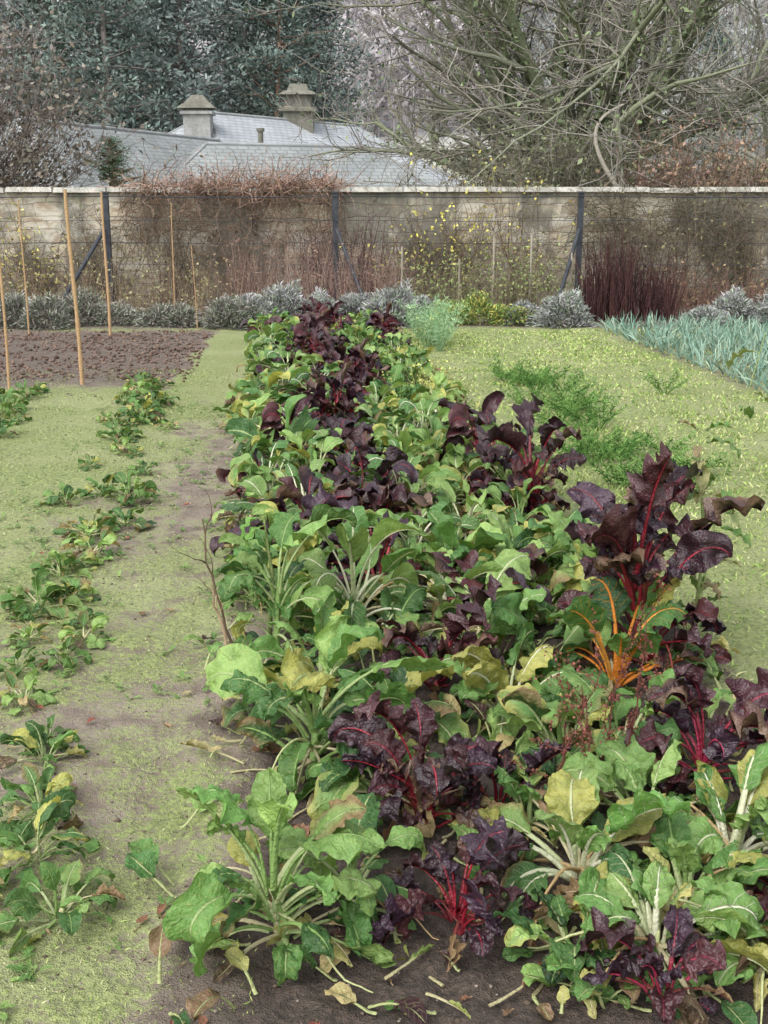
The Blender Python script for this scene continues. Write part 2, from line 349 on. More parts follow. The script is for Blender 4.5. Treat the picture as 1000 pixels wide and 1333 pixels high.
GD = np.array([(.028, .078, .028), (.062, .155, .042), (.13, .26, .065), (.26, .39, .115)])
def gcol(t, rng):
    t = np.clip(t, 0, .999)*3; i = int(t); f = t-i
    return (GD[i]*(1-f)+GD[i+1]*f)*(1+rng.normal()*.14)
VE = {'green': [(.25, .38, .12), (.34, .44, .18), (.42, .48, .24)], 'white': [(.62, .64, .44), (.52, .57, .33), (.68, .68, .52)],
      'orange': [(.66, .24, .03), (.70, .33, .06)], 'red': [(.24, .015, .028), (.13, .012, .02), (.34, .02, .04)], 'pink': [(.42, .035, .09), (.28, .025, .05)]}
def rcol(rng):
    c = [(.028, .011, .017), (.042, .013, .019), (.062, .017, .020), (.034, .015, .028)][rng.integers(4)]
    return np.array(c)*(1+rng.normal()*.2)
def plant(kind, h, spread, n, nu, nv, seed, stem=0., dead=3, light=.5, petr=.006, vein=None, lens=1., up=0, droop=1., straw=2):
    rng = np.random.default_rng(seed); mb = MB(); red = kind == 'red'
    vk = vein or ('red' if red else 'green'); lean = rng.normal(size=2)*.12
    for i in range(n):
        t = i/max(1, n-1); az = i*2.4+rng.normal()*.5
        el = math.radians(26+50*t**.8+up*(1-t)+rng.normal()*13)
        L = (spread*1.05*(1-t)+h*1.05*t)*rng.uniform(.62, 1.15)
        bend = (1.8*(1-t)+1.2*t)*rng.uniform(.35, 1.4)*droop
        if rng.random() < .28: bend *= 1.7
        f = rng.uniform(.36, .48); Lb = L*(1-f)*lens; W = Lb*rng.uniform(.50, .75)
        ve = VE[vk][rng.integers(len(VE[vk]))]; tip = None
        if red:
            c = rcol(rng)
            if rng.random() < .22: tip = (.13, .075, .045)
        else:
            c = gcol(light-.04+.35*(t-.4)+rng.normal()*.26, rng)
            if rng.random() < .10: c = np.array((.45, .44, .12))*rng.uniform(.7, 1.1)
            elif rng.random() < .18: tip = [(.42, .38, .12), (.25, .16, .08)][rng.integers(2)]
        zb = stem*(t**.8)
        b = (math.cos(az)*.018*(1.5-t)+lean[0]*zb, math.sin(az)*.018*(1.5-t)+lean[1]*zb, .01+zb)
        leaf(mb, b, az, el, L*f, Lb, W, bend, c, ve, nu, nv, rng, ruffle=(.19 if red else .09)*rng.uniform(.5, 1.5), fold=rng.uniform(-.5, .6) if not red else rng.uniform(-.3, .9), roll=rng.normal()*.7,
             blist=(.008 if red else .005), petr=petr*rng.uniform(.65, 1.1), tip=tip, k=rng.uniform(2.2, 3.6) if nu > 20 else rng.uniform(1.3, 2.2), mat=1 if red else 0, curl=rng.uniform(0, 1.5), crum=rng.uniform(.08, .24) if not red else rng.uniform(.15, .35))
    for i in range(dead):
        az = rng.random()*6.28; L = spread*rng.uniform(.7, 1.2)
        c = [(.48, .36, .18), (.50, .46, .18), (.28, .18, .10), (.14, .09, .06)][rng.integers(4)]
        leaf(mb, (0, 0, .03), az, rng.uniform(.1, .6), L*.5, L*.5, L*rng.uniform(.12, .3), rng.uniform(.6, 1.3), c, (.60, .54, .34) if not red else (.3, .08, .07), max(10, nu//2), 5, rng, ruffle=.25, fold=.8, roll=rng.normal(), petr=petr*.8, crum=.3)
    if straw:   # collapsed, arching pale stalks
        a = rng.random(straw)*6.28; el = rng.uniform(.3, 1.0, straw)
        d = np.stack([np.cos(a)*np.cos(el), np.sin(a)*np.cos(el), np.sin(el)], -1)
        P = grow(np.tile([0, 0, .03+stem*.3], (straw, 1)), d, spread*rng.uniform(.8, 1.3, straw), 12, .06, -.16, rng); P[..., 2] = np.maximum(P[..., 2], .015)
        tubes(mb, P, petr*.85*np.linspace(1, .35, 12)[None], 6, np.array([(.60, .55, .34), (.55, .58, .30), (.50, .36, .18)] if not red else [(.28, .06, .05), (.45, .3, .18), (.2, .02, .04)])[rng.integers(3, size=straw)])
    if stem > .02:
        P = np.array([[0, 0, 0], [.01, .005, stem*.4], [lean[0]*stem*.8, .01, stem*.8], [lean[0]*stem*1.1, lean[1]*stem*1.1, stem*1.1]])[None]
        tubes(mb, P, np.array([.017, .014, .011, .006]), 7, VE[vk][0])
    return mb.mesh('red_chard_plant' if red else 'chard_plant', [M_leaf, M_red])
placed = []
def put(kind, x, y, h, spread, n, seed, name=None, **kw):
    nu, nv = (32, 13) if y < 3.6 else (24, 9)
    me = plant(kind, h, spread, n, nu, nv, seed, **kw)
    nm = name or ('red_chard_plant' if kind == 'red' else 'swiss_chard_plant')
    obj(nm, me, (x, y, on(x, y)-.005)); placed.append((x, y))
# foreground specimens
put('green', -.24, 2.36, .33, .29, 32, 101, stem=.17, light=.80, petr=.005, dead=6, lens=.82, straw=4)
put('green', -.07, 2.48, .26, .22, 14, 151, stem=.10, light=.7, petr=.0045, dead=3, lens=.85)
put('green', -.22, 3.22, .40, .30, 22, 102, stem=.14, light=.5, petr=.0065, straw=4)
put('green', .0, 3.02, .32, .25, 16, 103, light=.35, dead=4)
put('green', -.42, 4.15, .42, .20, 22, 104, stem=.28, light=.62, petr=.005, lens=.85)
put('green', -.22, 3.75, .34, .22, 18, 105, light=.5, stem=.05)
put('green', -.36, 3.6, .2, .2, 12, 106, light=.5)
put('red', .18, 2.42, .26, .17, 18, 111, petr=.0035, stem=.06, up=15, dead=3, lens=.9)
put('red', .12, 2.86, .36, .20, 24, 112, petr=.0042, up=18, dead=3, stem=.12, lens=.85)
put('red', .33, 3.0, .28, .22, 14, 116, petr=.0042, dead=3, lens=.85)
put('red', .18, 3.85, .38, .26, 22, 113, petr=.0045, lens=.85, stem=.05)
put('red', -.02, 4.75, .40, .24, 20, 114, petr=.0045, lens=.85, stem=.06)
put('red', -.14, 5.85, .46, .24, 24, 115, petr=.0045, lens=.8, stem=.10)
put('white', .50, 2.62, .30, .34, 17, 121, vein='white', petr=.007, light=.70, dead=5, straw=7)
put('white', .62, 2.28, .24, .28, 15, 122, vein='white', petr=.0065, light=.68, dead=5, straw=5)
put('white', .92, 2.72, .32, .30, 17, 123, vein='white', petr=.007, light=.7, dead=4, straw=5)
put('green', .86, 2.25, .26, .26, 15, 124, light=.75, vein='white', petr=.006, straw=4)
put('green', .44, 2.3, .20, .22, 12, 152, light=.4, dead=4, straw=3)
put('green', .74, 2.48, .26, .24, 14, 153, light=.55, dead=4, straw=4)
put('green', .72, 2.85, .28, .26, 15, 154, light=.6, dead=3, straw=4)
put('green', .40, 2.86, .24, .22, 13, 155, light=.35, dead=4)
put('green', 1.05, 2.55, .26, .26, 14, 156, light=.65, vein='white', dead=3, straw=4)
put('red', .60, 2.12, .26, .15, 12, 131, up=22, vein='pink', petr=.004, dead=4, lens=.9)
put('red', .97, 3.18, .40, .27, 22, 132, up=15, vein='pink', petr=.005, stem=.08, lens=.85)
put('red', .97, 4.0, .60, .36, 40, 133, stem=.34, up=26, vein='red', petr=.007, lens=.76, droop=.62)
put('orange', .83, 3.85, .50, .36, 14, 134, vein='orange', petr=.0065, light=.35, up=24, stem=.02, lens=.85, droop=.7, straw=0, dead=1)
put('green', .55, 3.25, .30, .26, 18, 125, light=.75, straw=3)
put('green', .76, 3.35, .30, .25, 17, 126, light=.6)
put('green', .42, 3.62, .38, .26, 19, 127, light=.68, vein='white', petr=.006, straw=4)
put('green', .60, 3.95, .36, .26, 18, 128, light=.6)
put('green', .03, 3.50, .30, .23, 17, 129, light=.5)
put('green', .0, 4.2, .32, .23, 17, 130, light=.5)
put('white', .38, 4.35, .40, .28, 19, 141, light=.8, vein='white', petr=.006, straw=4)
put('green', .66, 4.5, .38, .26, 18, 142, light=.8)
put('green', -.25, 4.55, .36, .24, 18, 143, light=.65)
put('green', .3, 4.95, .38, .26, 18, 144, light=.7)
put('red', .86, 6.25, .54, .28, 28, 145, stem=.22, up=15, lens=.76, droop=.8)
put('red', .68, 6.45, .36, .28, 17, 146, lens=.85)
put('green', .88, 4.9, .42, .28, 18, 147, stem=.1, light=.6)
put('green', .62, 5.2, .38, .28, 18, 148, light=.85, vein='white', petr=.006)
put('red', 1.0, 2.38, .2, .18, 10, 149, vein='pink')
# shared variants for the rest of the bed
VG = [plant('green', .34, .25, 22, 14, 7, 200+i, stem=.06*(i % 3), light=[.5, .65, .8, .42, .7, .6, .8, .5, .6, .35][i], dead=4, vein=['green', 'green', 'white'][i % 3], petr=.005, lens=.85, straw=3) for i in range(10)]
VR = [plant('red', .36, .24, 24, 14, 7, 300+i, stem=.07*(i % 3), dead=2, up=8, lens=.8, petr=.0042) for i in range(6)]
VY = [plant('green', .30, .25, 18, 14, 7, 400+i, light=1.0, dead=6, vein='white', lens=.85, straw=4, droop=1.2) for i in range(2)]
rr = np.random.default_rng(77)
for ri, x0 in enumerate([-.12, .10, .38, .66, .96, 1.24]):
    y = 4.3+rr.random()*.3
    while y < 16.6:
        X = x0-SL*y+rr.normal()*.07; Y = y+rr.normal()*.06
        y += rr.uniform(.24, .38)
        if min((X-a)**2+(Y-b)**2 for a, b in placed) < .18**2: continue
        redp = .05
        if ri == 2: redp = .95 if Y > 8.2 else .3
        if ri == 1: redp = .30 if Y > 9 else .1
        if ri == 3: redp = .35 if Y > 10 else .1
        if ri == 5: redp = .5 if 5.5 < Y < 9.5 else .12
        sc = rr.uniform(.7, 1.2)*(1-.15*sstep(10, 16, Y))
        if rr.random() < redp: me = VR[rr.integers(6)]; nm = 'red_chard_plant'; sc *= 1.1
        elif rr.random() < (.30 if ri >= 3 else .14): me = VY[rr.integers(2)]; nm = 'swiss_chard_plant'
        else: me = VG[rr.integers(10)]; nm = 'swiss_chard_plant'
        if ri == 0 and Y > 5: sc *= 1.15
        obj(nm, me, (X, Y, on(X, Y)-.005), rr.random()*6.28, (sc, sc, sc*rr.uniform(.85, 1.25)))
# low undergrowth in the bed
mb = MB(); rg = np.random.default_rng(5)
for i in range(1100):
    y = 2.1+12*rg.random()**1.7; x0 = rg.uniform(-.34, 1.6)
    if y < 3.2 and x0 < .6 and rg.random() < .7: continue
    x = x0-SL*y; L = rg.uniform(.05, .18); z = on(x, y)
    u = rg.random()
    c = gcol(rg.uniform(.2, 1.), rg) if u < .62 else [(.48, .38, .18), (.48, .46, .16), (.24, .15, .09), (.05, .018, .022)][rg.integers(4)]
    leaf(mb, (x, y, z+.005), rg.random()*6.28, rg.uniform(.2, 1.3), L*.45, L*.6, L*rg.uniform(.28, .45), rg.uniform(.3, 1.6), c, (.40, .44, .2), 10, 5, rg, petr=.003, blist=.002, zmin=z+.006, k=1.5, crum=.25)
obj('undergrowth', mb.mesh('undergrowth', [M_leaf]))

# spinach row(s) on the left
VS = [plant('green', .14, .17, 18, 12, 7, 500+i, light=.5, dead=2, petr=.003, lens=1.0, straw=0) for i in range(4)]
VSy = plant('green', .12, .16, 16, 12, 7, 510, light=.9, dead=4, petr=.003, straw=2)
y = 2.4
while y < 11.4:
    for j in range(3):
        X = -.74-.140*y+rr.normal()*.10+(-.17, .0, .12)[j]; Y = y+rr.normal()*.1; s = rr.uniform(.5, 1.15)
        if rr.random() < .28 or (j != 1 and rr.random() < .35): continue
        obj('spinach_plant', VSy if rr.random() < .25 else VS[rr.integers(4)], (X, Y, on(X, Y)-.004), rr.random()*6.28, s)
    y += rr.uniform(.22, .36)
for Y in np.arange(7.2, 11, .3):
    X = -3.15+rr.normal()*.12-(Y-9)*.15
    obj('spinach_plant', VS[rr.integers(4)], (X, Y, on(X, Y)), rr.random()*6.28, rr.uniform(.8, 1.2))

# ------------------------------------------------------------------ grass / moss tufts
def scatter_grass(name, n, fx, ymin, ymax, pw, hl, cols, dens, seed, wid=.0022):
    rg = np.random.default_rng(seed); Y = ymin+(ymax-ymin)*rg.random(n)**pw; a, b = fx; X = rg.uniform(a, b, n)-SL*Y
    k = rg.random(n) < dens(X, Y); X, Y = X[k], Y[k]; n = len(X)
    B = np.stack([X, Y, gz(X, Y)-.002], -1); d = rg.normal(size=(n, 3))*[.6, .6, .2]+[0, 0, 1]
    L = rg.uniform(hl[0], hl[1], n)*(.5+fbm(X*4, Y*4, 2)); cc = np.array(cols)[rg.integers(len(cols), size=n)]*(.7+.6*rg.random((n, 1)))
    m = MB(); blades(m, B, d, L, wid*(1+Y*.25), cc, .25, 3, rg); obj(name, m.mesh(name, [M_fol]))
scatter_grass('lime_grass', 80000, (1.55, 6.5), 3., 16.6, 1.2, (.012, .05), [(.34, .45, .13), (.44, .50, .20), (.22, .34, .09), (.46, .46, .24)],
              lambda X, Y: (.35+.8*sstep(.36, .60, fbm(X*2, Y*2, 4)))*(1-((X+SL*Y > 4.4) & (Y > 10.5))*.7), 1, .003)
scatter_grass('path_moss', 90000, (-5, -.1), 2., 12.5, 1.5, (.005, .018), [(.28, .36, .12), (.38, .42, .18), (.20, .28, .08), (.42, .42, .24)],
              lambda X, Y: sstep(.42, .58, fbm(X*5, Y*5, 4)*.5+fbm(X*.9+9, Y*.45, 4)*.5+.028*np.minimum(Y-3.0, 3))*1., 2, .0022)
def feathery(name, x, y, h, r, n, cols, seed):
    rg = np.random.default_rng(seed); a = rg.random(n)*6.28; st = np.stack([np.cos(a)*r*.25*rg.random(n), np.sin(a)*r*.25*rg.random(n), np.zeros(n)], -1)
    d = np.stack([np.cos(a)*r, np.sin(a)*r, np.full(n, h)], -1)*rg.uniform(.5, 1.1, (n, 1)); d[:, 2] = np.abs(d[:, 2])
    L = np.linalg.norm(d, axis=1); P = grow(st, d, L, 7, .08, -.04, rg); m = MB()
    cc = np.array(cols)[rg.integers(len(cols), size=n)]
    tubes(m, P, np.linspace(.003, .001, 7), 3, cc)
    for k in range(2, 7):
        for s in range(7):
            dd = nrm(rg.normal(size=(n, 3)))*.8+nrm(d)*.7
            blades(m, P[:, k], dd, L*.16*rg.uniform(.5, 1.2, n), .006, cc*(.7+.6*rg.random((n, 1))), .1, 3, rg)
    obj(name, m.mesh(name, [M_fol]), (x, y, on(x, y)))
for i in range(34):
    y = 6.6+5.4*rr.random(); x = 2.35+rr.normal()*.3-SL*y
    feathery('carrot_tops', x, y, rr.uniform(.12, .28), rr.uniform(.15, .3), 16, [(.07, .16, .04), (.12, .23, .06), (.18, .31, .09)], 600+i)
for i in range(6):
    feathery('fennel_plant', .72+rr.normal()*.18, 14.6+rr.normal()*.6, .5, .22, 26, [(.26, .42, .22), (.34, .50, .27)], 640+i)
# leeks
mb = MB(); rg = np.random.default_rng(8)
for r0 in np.arange(4.55, 7.6, .3):
    Y = np.arange(10.6, 16.6, .16); Y = Y+rg.normal(size=len(Y))*.03; X = r0-SL*Y+rg.normal(size=len(Y))*.03
    for k in range(9):
        a = rg.random(len(Y))*6.28; el = rg.uniform(.7, 1.5, len(Y))
        d = np.stack([np.cos(a)*np.cos(el), np.sin(a)*np.cos(el), np.sin(el)], -1)
        cc = np.array([(.20, .32, .25), (.27, .39, .31), (.33, .43, .32), (.13, .23, .17)])[rg.integers(4, size=len(Y))]
        blades(mb, np.stack([X, Y, gz(X, Y)], -1), d, rg.uniform(.2, .42, len(Y)), .013, cc, rg.uniform(.1, .4), 5, rg)
obj('leek_bed', mb.mesh('leek_bed', [M_fol]))

# stones, clods and fallen leaves
def clods(name, n, X, Y, s, cols, rg):
    m = MB()
    octv = np.array([(1, 0, 0), (0, 1, 0), (-1, 0, 0), (0, -1, 0), (0, 0, .7), (0, 0, -.7)], float)
    V = octv[None]*s[:, None, None]*(1+.35*rg.normal(size=(n, 6, 1)))+np.stack([X, Y, gz(X, Y)+s*.2], -1)[:, None]
    ot = np.array([(0, 1, 4), (1, 2, 4), (2, 3, 4), (3, 0, 4), (1, 0, 5), (2, 1, 5), (3, 2, 5), (0, 3, 5)])
    m.add(V, tris=(np.arange(n)[:, None, None]*6+ot[None]).reshape(-1, 3), col=rep(np.array(cols)[rg.integers(4, size=n)], n, 6))
    obj(name, m.mesh(name, [M_bark], True))
rg = np.random.default_rng(12); n = 3400; Y = 1.9+9*rg.random(n)**1.8
clods('soil_clods', n, rg.uniform(-2.6, 1.7, n)-SL*Y, Y, rg.uniform(.002, .007, n)*(1+1.5*(rg.random(n) < .05)), [(.20, .155, .12), (.32, .27, .22), (.11, .085, .065), (.15, .11, .09)], rg)
n = 4500; Y = rg.uniform(11.6, 16.5, n)
clods('soil_clods', n, rg.uniform(-5.5, -1.0, n)-SL*Y, Y, rg.uniform(.006, .028, n), [(.15, .10, .08), (.24, .17, .13), (.09, .06, .045), (.2, .14, .12)], rg)
m = MB()
for i in range(150):
    y = 2.0+5*rg.random()**1.5; x = rg.uniform(-1.6, .9)-SL*y; L = rg.uniform(.015, .05); z = on(x, y)
    c = [(.32, .14, .09), (.40, .27, .16), (.22, .13, .08), (.45, .38, .22), (.36, .10, .08)][rg.integers(5)]
    leaf(m, (x, y, z+.004), rg.random()*6.28, rg.uniform(0, .5), L*.3, L, L*rg.uniform(.3, .7), .5, c, (.3, .2, .12), 8, 5, rg, ruffle=.2, fold=.5, petr=.0012, blist=.001, zmin=z+.004)
for i in range(34):   # long wilted leaves lying about the near bed
    y = rg.uniform(2.1, 3.4); x = rg.uniform(-.5, .5); L = rg.uniform(.10, .24); z = on(x, y)
    c = [(.40, .44, .14), (.42, .35, .18), (.2, .28, .08), (.3, .16, .1)][rg.integers(4)]
    leaf(m, (x, y, z+.006), rg.random()*6.28, .1, L*.5, L*.6, L*rg.uniform(.15, .3), .4, c, (.46, .42, .24), 14, 5, rg, ruffle=.2, fold=.7, petr=.003, blist=.002, zmin=z+.006, crum=.3, wob=rg.normal()*1.2)
obj('fallen_leaves', m.mesh('fallen_leaves', [M_leaf]))
m = MB()
for i in range(700):
    y = 2.1+9*rg.random()**1.3; x = rg.uniform(-1.7, -.1)-SL*y
    if vnoise(np.array([x*2.]), np.array([y*2.]))[0] < .42: continue
    z = on(x, y)
    for k in range(rg.integers(3, 7)):
        L = rg.uniform(.012, .045); leaf(m, (x, y, z), rg.random()*6.28, rg.uniform(.2, 1.), L*.4, L, L*.4, .8, gcol(rg.uniform(.5, 1), rg), (.3, .36, .14), 6, 3, rg, petr=.001, blist=0, zmin=z+.004)
obj('seedling_weeds', m.mesh('seedling_weeds', [M_leaf]))

# ------------------------------------------------------------------ dead stalks
def stalk(name, pts, r, col, side=0, seedhead=False, seed=0, sc=(.2, .08, .06)):
    rg = np.random.default_rng(seed); m = MB(); P = np.array(pts, float)
    t = np.linspace(0, 1, len(P)); tt = np.linspace(0, 1, 12)
    Q = np.stack([np.interp(tt, t, P[:, i]) for i in range(3)], -1)+rg.normal(size=(12, 3))*.004
    tubes(m, Q[None], np.linspace(r, r*.35, 12), 6, col)
    if side:
        k = rg.integers(4, 12, side); B = Q[k]; d = rg.normal(size=(side, 3))+[0, 0, .8]; L = rg.uniform(.06, .2, side)
        S = grow(B, d, L, 6, .25, 0, rg); tubes(m, S, np.linspace(r*.35, r*.12, 6), 4, col)
        if seedhead:
            pts_ = S.reshape(-1, 3); pts_ = np.repeat(pts_, 6, 0)+rg.normal(size=(len(pts_)*6, 3))*.007
            cards(m, pts_, .005, jit(sc, len(pts_), .3, rg), rg, .8)
    return obj(name, m.mesh(name, [M_bark, M_fol]))
stalk('dead_stalk', [(-.50, 3.9, 0), (-.57, 3.95, .2), (-.63, 4.0, .42), (-.67, 4.05, .60)], .007, (.13, .09, .06), 5, seed=1)
stalk('dead_stalk', [(-.56, 3.85, 0), (-.57, 3.9, .2), (-.62, 3.9, .4)], .009, (.38, .28, .18), 2, seed=2)
for i, (x, y) in enumerate([(.55, 2.95), (.62, 3.05), (.45, 2.85), (.7, 3.1)]):
    stalk('dock_seed_head', [(x, y, 0), (x+.03, y, .25), (x+.06+rr.normal()*.05, y+.05, .40+.05*i)], .004, (.16, .06, .05), 9, True, 10+i)
def bolted(name, pts, r, seed, nl, cols):
    rg = np.random.default_rng(seed); m = MB(); P = np.array(pts, float); t = np.linspace(0, 1, len(P)); tt = np.linspace(0, 1, 16)
    Q = np.stack([np.interp(tt, t, P[:, i]) for i in range(3)], -1); tubes(m, Q[None], np.linspace(r, r*.3, 16), 7, (.26, .32, .12))
    for i in range(nl):
        k = rg.integers(3, 16); L = rg.uniform(.07, .16); c = cols[rg.integers(len(cols))]
        leaf(m, Q[k], rg.random()*6.28, rg.uniform(-.2, .9), L*.2, L, L*.38, rg.uniform(.8, 2), c, (.3, .35, .12), 12, 7, rg, petr=.002, ruffle=.25)
    obj(name, m.mesh(name, [M_leaf]))
bolted('bolted_lettuce', [(1.22, 4.3, 0), (1.26, 4.35, .4), (1.22, 4.4, .86)], .009, 3, 26, [(.14, .22, .07), (.32, .30, .14), (.26, .19, .11)])
bolted('bolted_stem', [(1.32, 4.6, .0), (1.42, 4.7, .6), (1.58, 4.8, 1.2)], .007, 4, 9, [(.14, .26, .07), (.26, .31, .13)])
bolted('bolted_lettuce', [(-.46, 4.25, 0), (-.43, 4.25, .3), (-.46, 4.25, .56)], .012, 5, 14, [(.16, .32, .07), (.09, .22, .05)])
for i, (x0, y, h) in enumerate([(.85, 10.0, .42), (1.5, 14.6, .42)]):   # yellow-flowering bolted greens
    x = x0-SL*y+.3; rg2 = np.random.default_rng(900+i); m = MB(); n = 9
    P = grow(rg2.normal(size=(n, 3))*[.04, .04, 0], rg2.normal(size=(n, 3))*.3+[0, 0, 1], h*rg2.uniform(.7, 1.1, n), 6, .1, .05, rg2); tubes(m, P, np.linspace(.005, .002, 6)[None], 4, (.3, .38, .12))
    E = np.repeat(P[:, 3:].reshape(-1, 3), 7, 0); E = E+rg2.normal(size=E.shape)*.035; cards(m, E, .012, jit((.48, .50, .16), len(E), .2, rg2), rg2, .7, mat=1)
    obj('flowering_brassica', m.mesh('flowering_brassica', [M_bark, M_fol]), (x, y, on(x, y)))

# ------------------------------------------------------------------ wall, coping
def box(mb, x0, x1, y0, y1, z0, z1, mat=0, col=(.5, .5, .5), bev=0.0):
    v = np.array([(x0, y0, z0), (x1, y0, z0), (x1, y1, z0), (x0, y1, z0), (x0, y0, z1), (x1, y0, z1), (x1, y1, z1), (x0, y1, z1)], float)
    if bev:
        cx, cy = (x0+x1)/2, (y0+y1)/2
        v[4:, 0] += np.sign(cx-v[4:, 0])*bev; v[4:, 1] += np.sign(cy-v[4:, 1])*bev
    mb.add(v, quads=[(0, 3, 2, 1), (4, 5, 6, 7), (0, 1, 5, 4), (1, 2, 6, 5), (2, 3, 7, 6), (3, 0, 4, 7)], col=col, mat=mat)
wall = empty('garden_wall')
xs_ = np.arange(-32, 34, .25); zs_ = np.linspace(-.2, 1.97, 12); WX, WZ = np.meshgrid(xs_, zs_)
WY = 21+(fbm(WX*1.5, WZ*3, 3)-.5)*.06; mb = MB(); nx = len(xs_)
ii = (np.arange(11)[:, None]*nx+np.arange(nx-1)[None]).ravel()
mb.add(np.stack([WX, WY, WZ], -1), quads=np.stack([ii, ii+1, ii+nx+1, ii+nx], -1))
WY2 = WY*0+21.45; mb.add(np.stack([WX, WY2, WZ], -1), quads=np.stack([ii, ii+nx, ii+nx+1, ii+1], -1))
obj('stonework', mb.mesh('stonework', [M_wall]), parent=wall)
mb = MB(); x = -32.; rg = np.random.default_rng(4)
while x < 34:
    w = rg.uniform(.7, 1.1); dz = rg.normal()*.008
    box(mb, x+.008, x+w-.008, 20.9+rg.normal()*.012, 21.55, 1.965+dz, 2.05+dz, bev=.02); x += w
obj('coping', mb.mesh('coping', [M_cope], False), parent=wall)

# ------------------------------------------------------------------ fence: steel posts with braces and wires
fence = empty('wire_fence')
mb = MB(); mbr = MB(); px = [-8.55, -4.55, -.80, 3.22, 7.2, 11.2]
for i, x in enumerate(px):
    box(mb, x-.045, x+.045, 19.46, 19.54, -.1, 1.93); box(mb, x-.06, x+.06, 19.44, 19.56, 1.932, 1.955)
    s = [-1, -1, 1, -1, -1, 1][i]
    tubes(mbr, np.array([[(x+s*.03, 19.4, 1.35), (x+s*.30, 18.75, .72), (x+s*.62, 18.0, .0)]]), .034, 6, (.04, .04, .045))
obj('posts', mb.mesh('posts', [M_metal], False), parent=fence); obj('braces', mbr.mesh('braces', [M_metal]), parent=fence)
mb = MB()
for z in (.45, .8, 1.15, 1.5, 1.88):
    P = np.array([[(x, 19.44, z-.02*math.sin((x-px[0])/4*math.pi)**2) for x in np.linspace(px[0], px[-1], 60)]]); tubes(mb, P, .004 if z < 1.8 else .008, 4, (.12, .12, .12))
obj('wires', mb.mesh('wires', [M_metal]), parent=fence)
def cane(x, y, h, r=.012, lean=0., name='bamboo_cane', col=(.46, .30, .16)):
    m = MB(); K = 22; z = np.linspace(-.05, h, K); rad = np.full(K, r)*np.linspace(1, .75, K); rad[3::4] *= 1.22
    P = np.stack([x+lean*z+.006*np.sin(z*3), np.full(K, y)+.0*z, z], -1)[None]
    tubes(m, P, rad, 8, col); obj(name, m.mesh(name, [M_wood]))
cane(-3.0, 11.4, 1.87, .021, -.02); cane(-3.6, 11.0, 1.8, .014, .01); cane(-3.78, 16.0, 1.9, .020, .0); cane(-3.1, 17.2, 1.75, .009, .02); cane(-4.9, 16, 1.8, .012)
cane(-2.62, 16.3, 1.2, .007, -.03)
for x, h in [(.28, 1.1), (1.75, 1.25), (2.35, 1.3), (1.2, .9), (3.0, 1.0)]: cane(x, 18.9, h, .022, .01, 'timber_stake', (.38, .34, .27))

# ------------------------------------------------------------------ shrubs in front of wall
def lavender(x, y, w, h, n, cols, seed, name='lavender_bush'):
    rg = np.random.default_rng(seed); a = rg.random(n)*6.28; el = np.arcsin(rg.random(n)**.8); rr_ = rg.uniform(.6, 1., n)
    o = np.stack([np.cos(a)*np.cos(el)*w, np.sin(a)*np.cos(el)*w*.8, np.sin(el)*h], -1)
    lump = (.62+.62*fbm(o[:, 0]*5+seed, o[:, 1]*5+o[:, 2]*6, 2))[:, None]
    B = o*rr_[:, None]*.92*lump; d = nrm(o+[0, 0, .3*h])+rg.normal(size=(n, 3))*.5
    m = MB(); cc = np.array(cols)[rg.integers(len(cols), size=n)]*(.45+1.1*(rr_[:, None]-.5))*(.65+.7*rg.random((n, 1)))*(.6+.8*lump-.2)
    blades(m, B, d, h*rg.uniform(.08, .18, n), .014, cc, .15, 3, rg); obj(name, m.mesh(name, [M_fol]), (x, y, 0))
LC = [(.32, .35, .30), (.39, .38, .38), (.25, .30, .22), (.34, .33, .35)]; LB = [(.24, .26, .20), (.32, .32, .29), (.17, .21, .14), (.27, .23, .21)]
sd = 700
for x, w, h in [(-1.95, .46, .46), (-1.5, .52, .62), (-.98, .46, .52), (-.42, .50, .50), (.14, .52, .64), (.6, .38, .44), (2.05, .36, .38), (2.65, .52, .54), (5.3, .5, .5), (5.95, .58, .62), (4.7, .4, .35), (6.6, .55, .55)]:
    lavender(x, 17.3+rr.normal()*.2, w, h*1.1, 3600, LC, sd); sd += 1
for x in np.arange(-7.2, -1.9, .47):
    lavender(x+rr.normal()*.1, 17.1+rr.normal()*.25, rr.uniform(.36, .52), rr.uniform(.36, .6), 2400, LB, sd); sd += 1
for x, h in [(1.0, .4), (1.45, .55), (1.9, .35), (-2.3, .35)]:
    lavender(x, 17.4, .4, h, 1400, [(.22, .34, .10), (.34, .40, .13), (.13, .22, .07), (.5, .45, .12)], sd, 'border_herb'); sd += 1
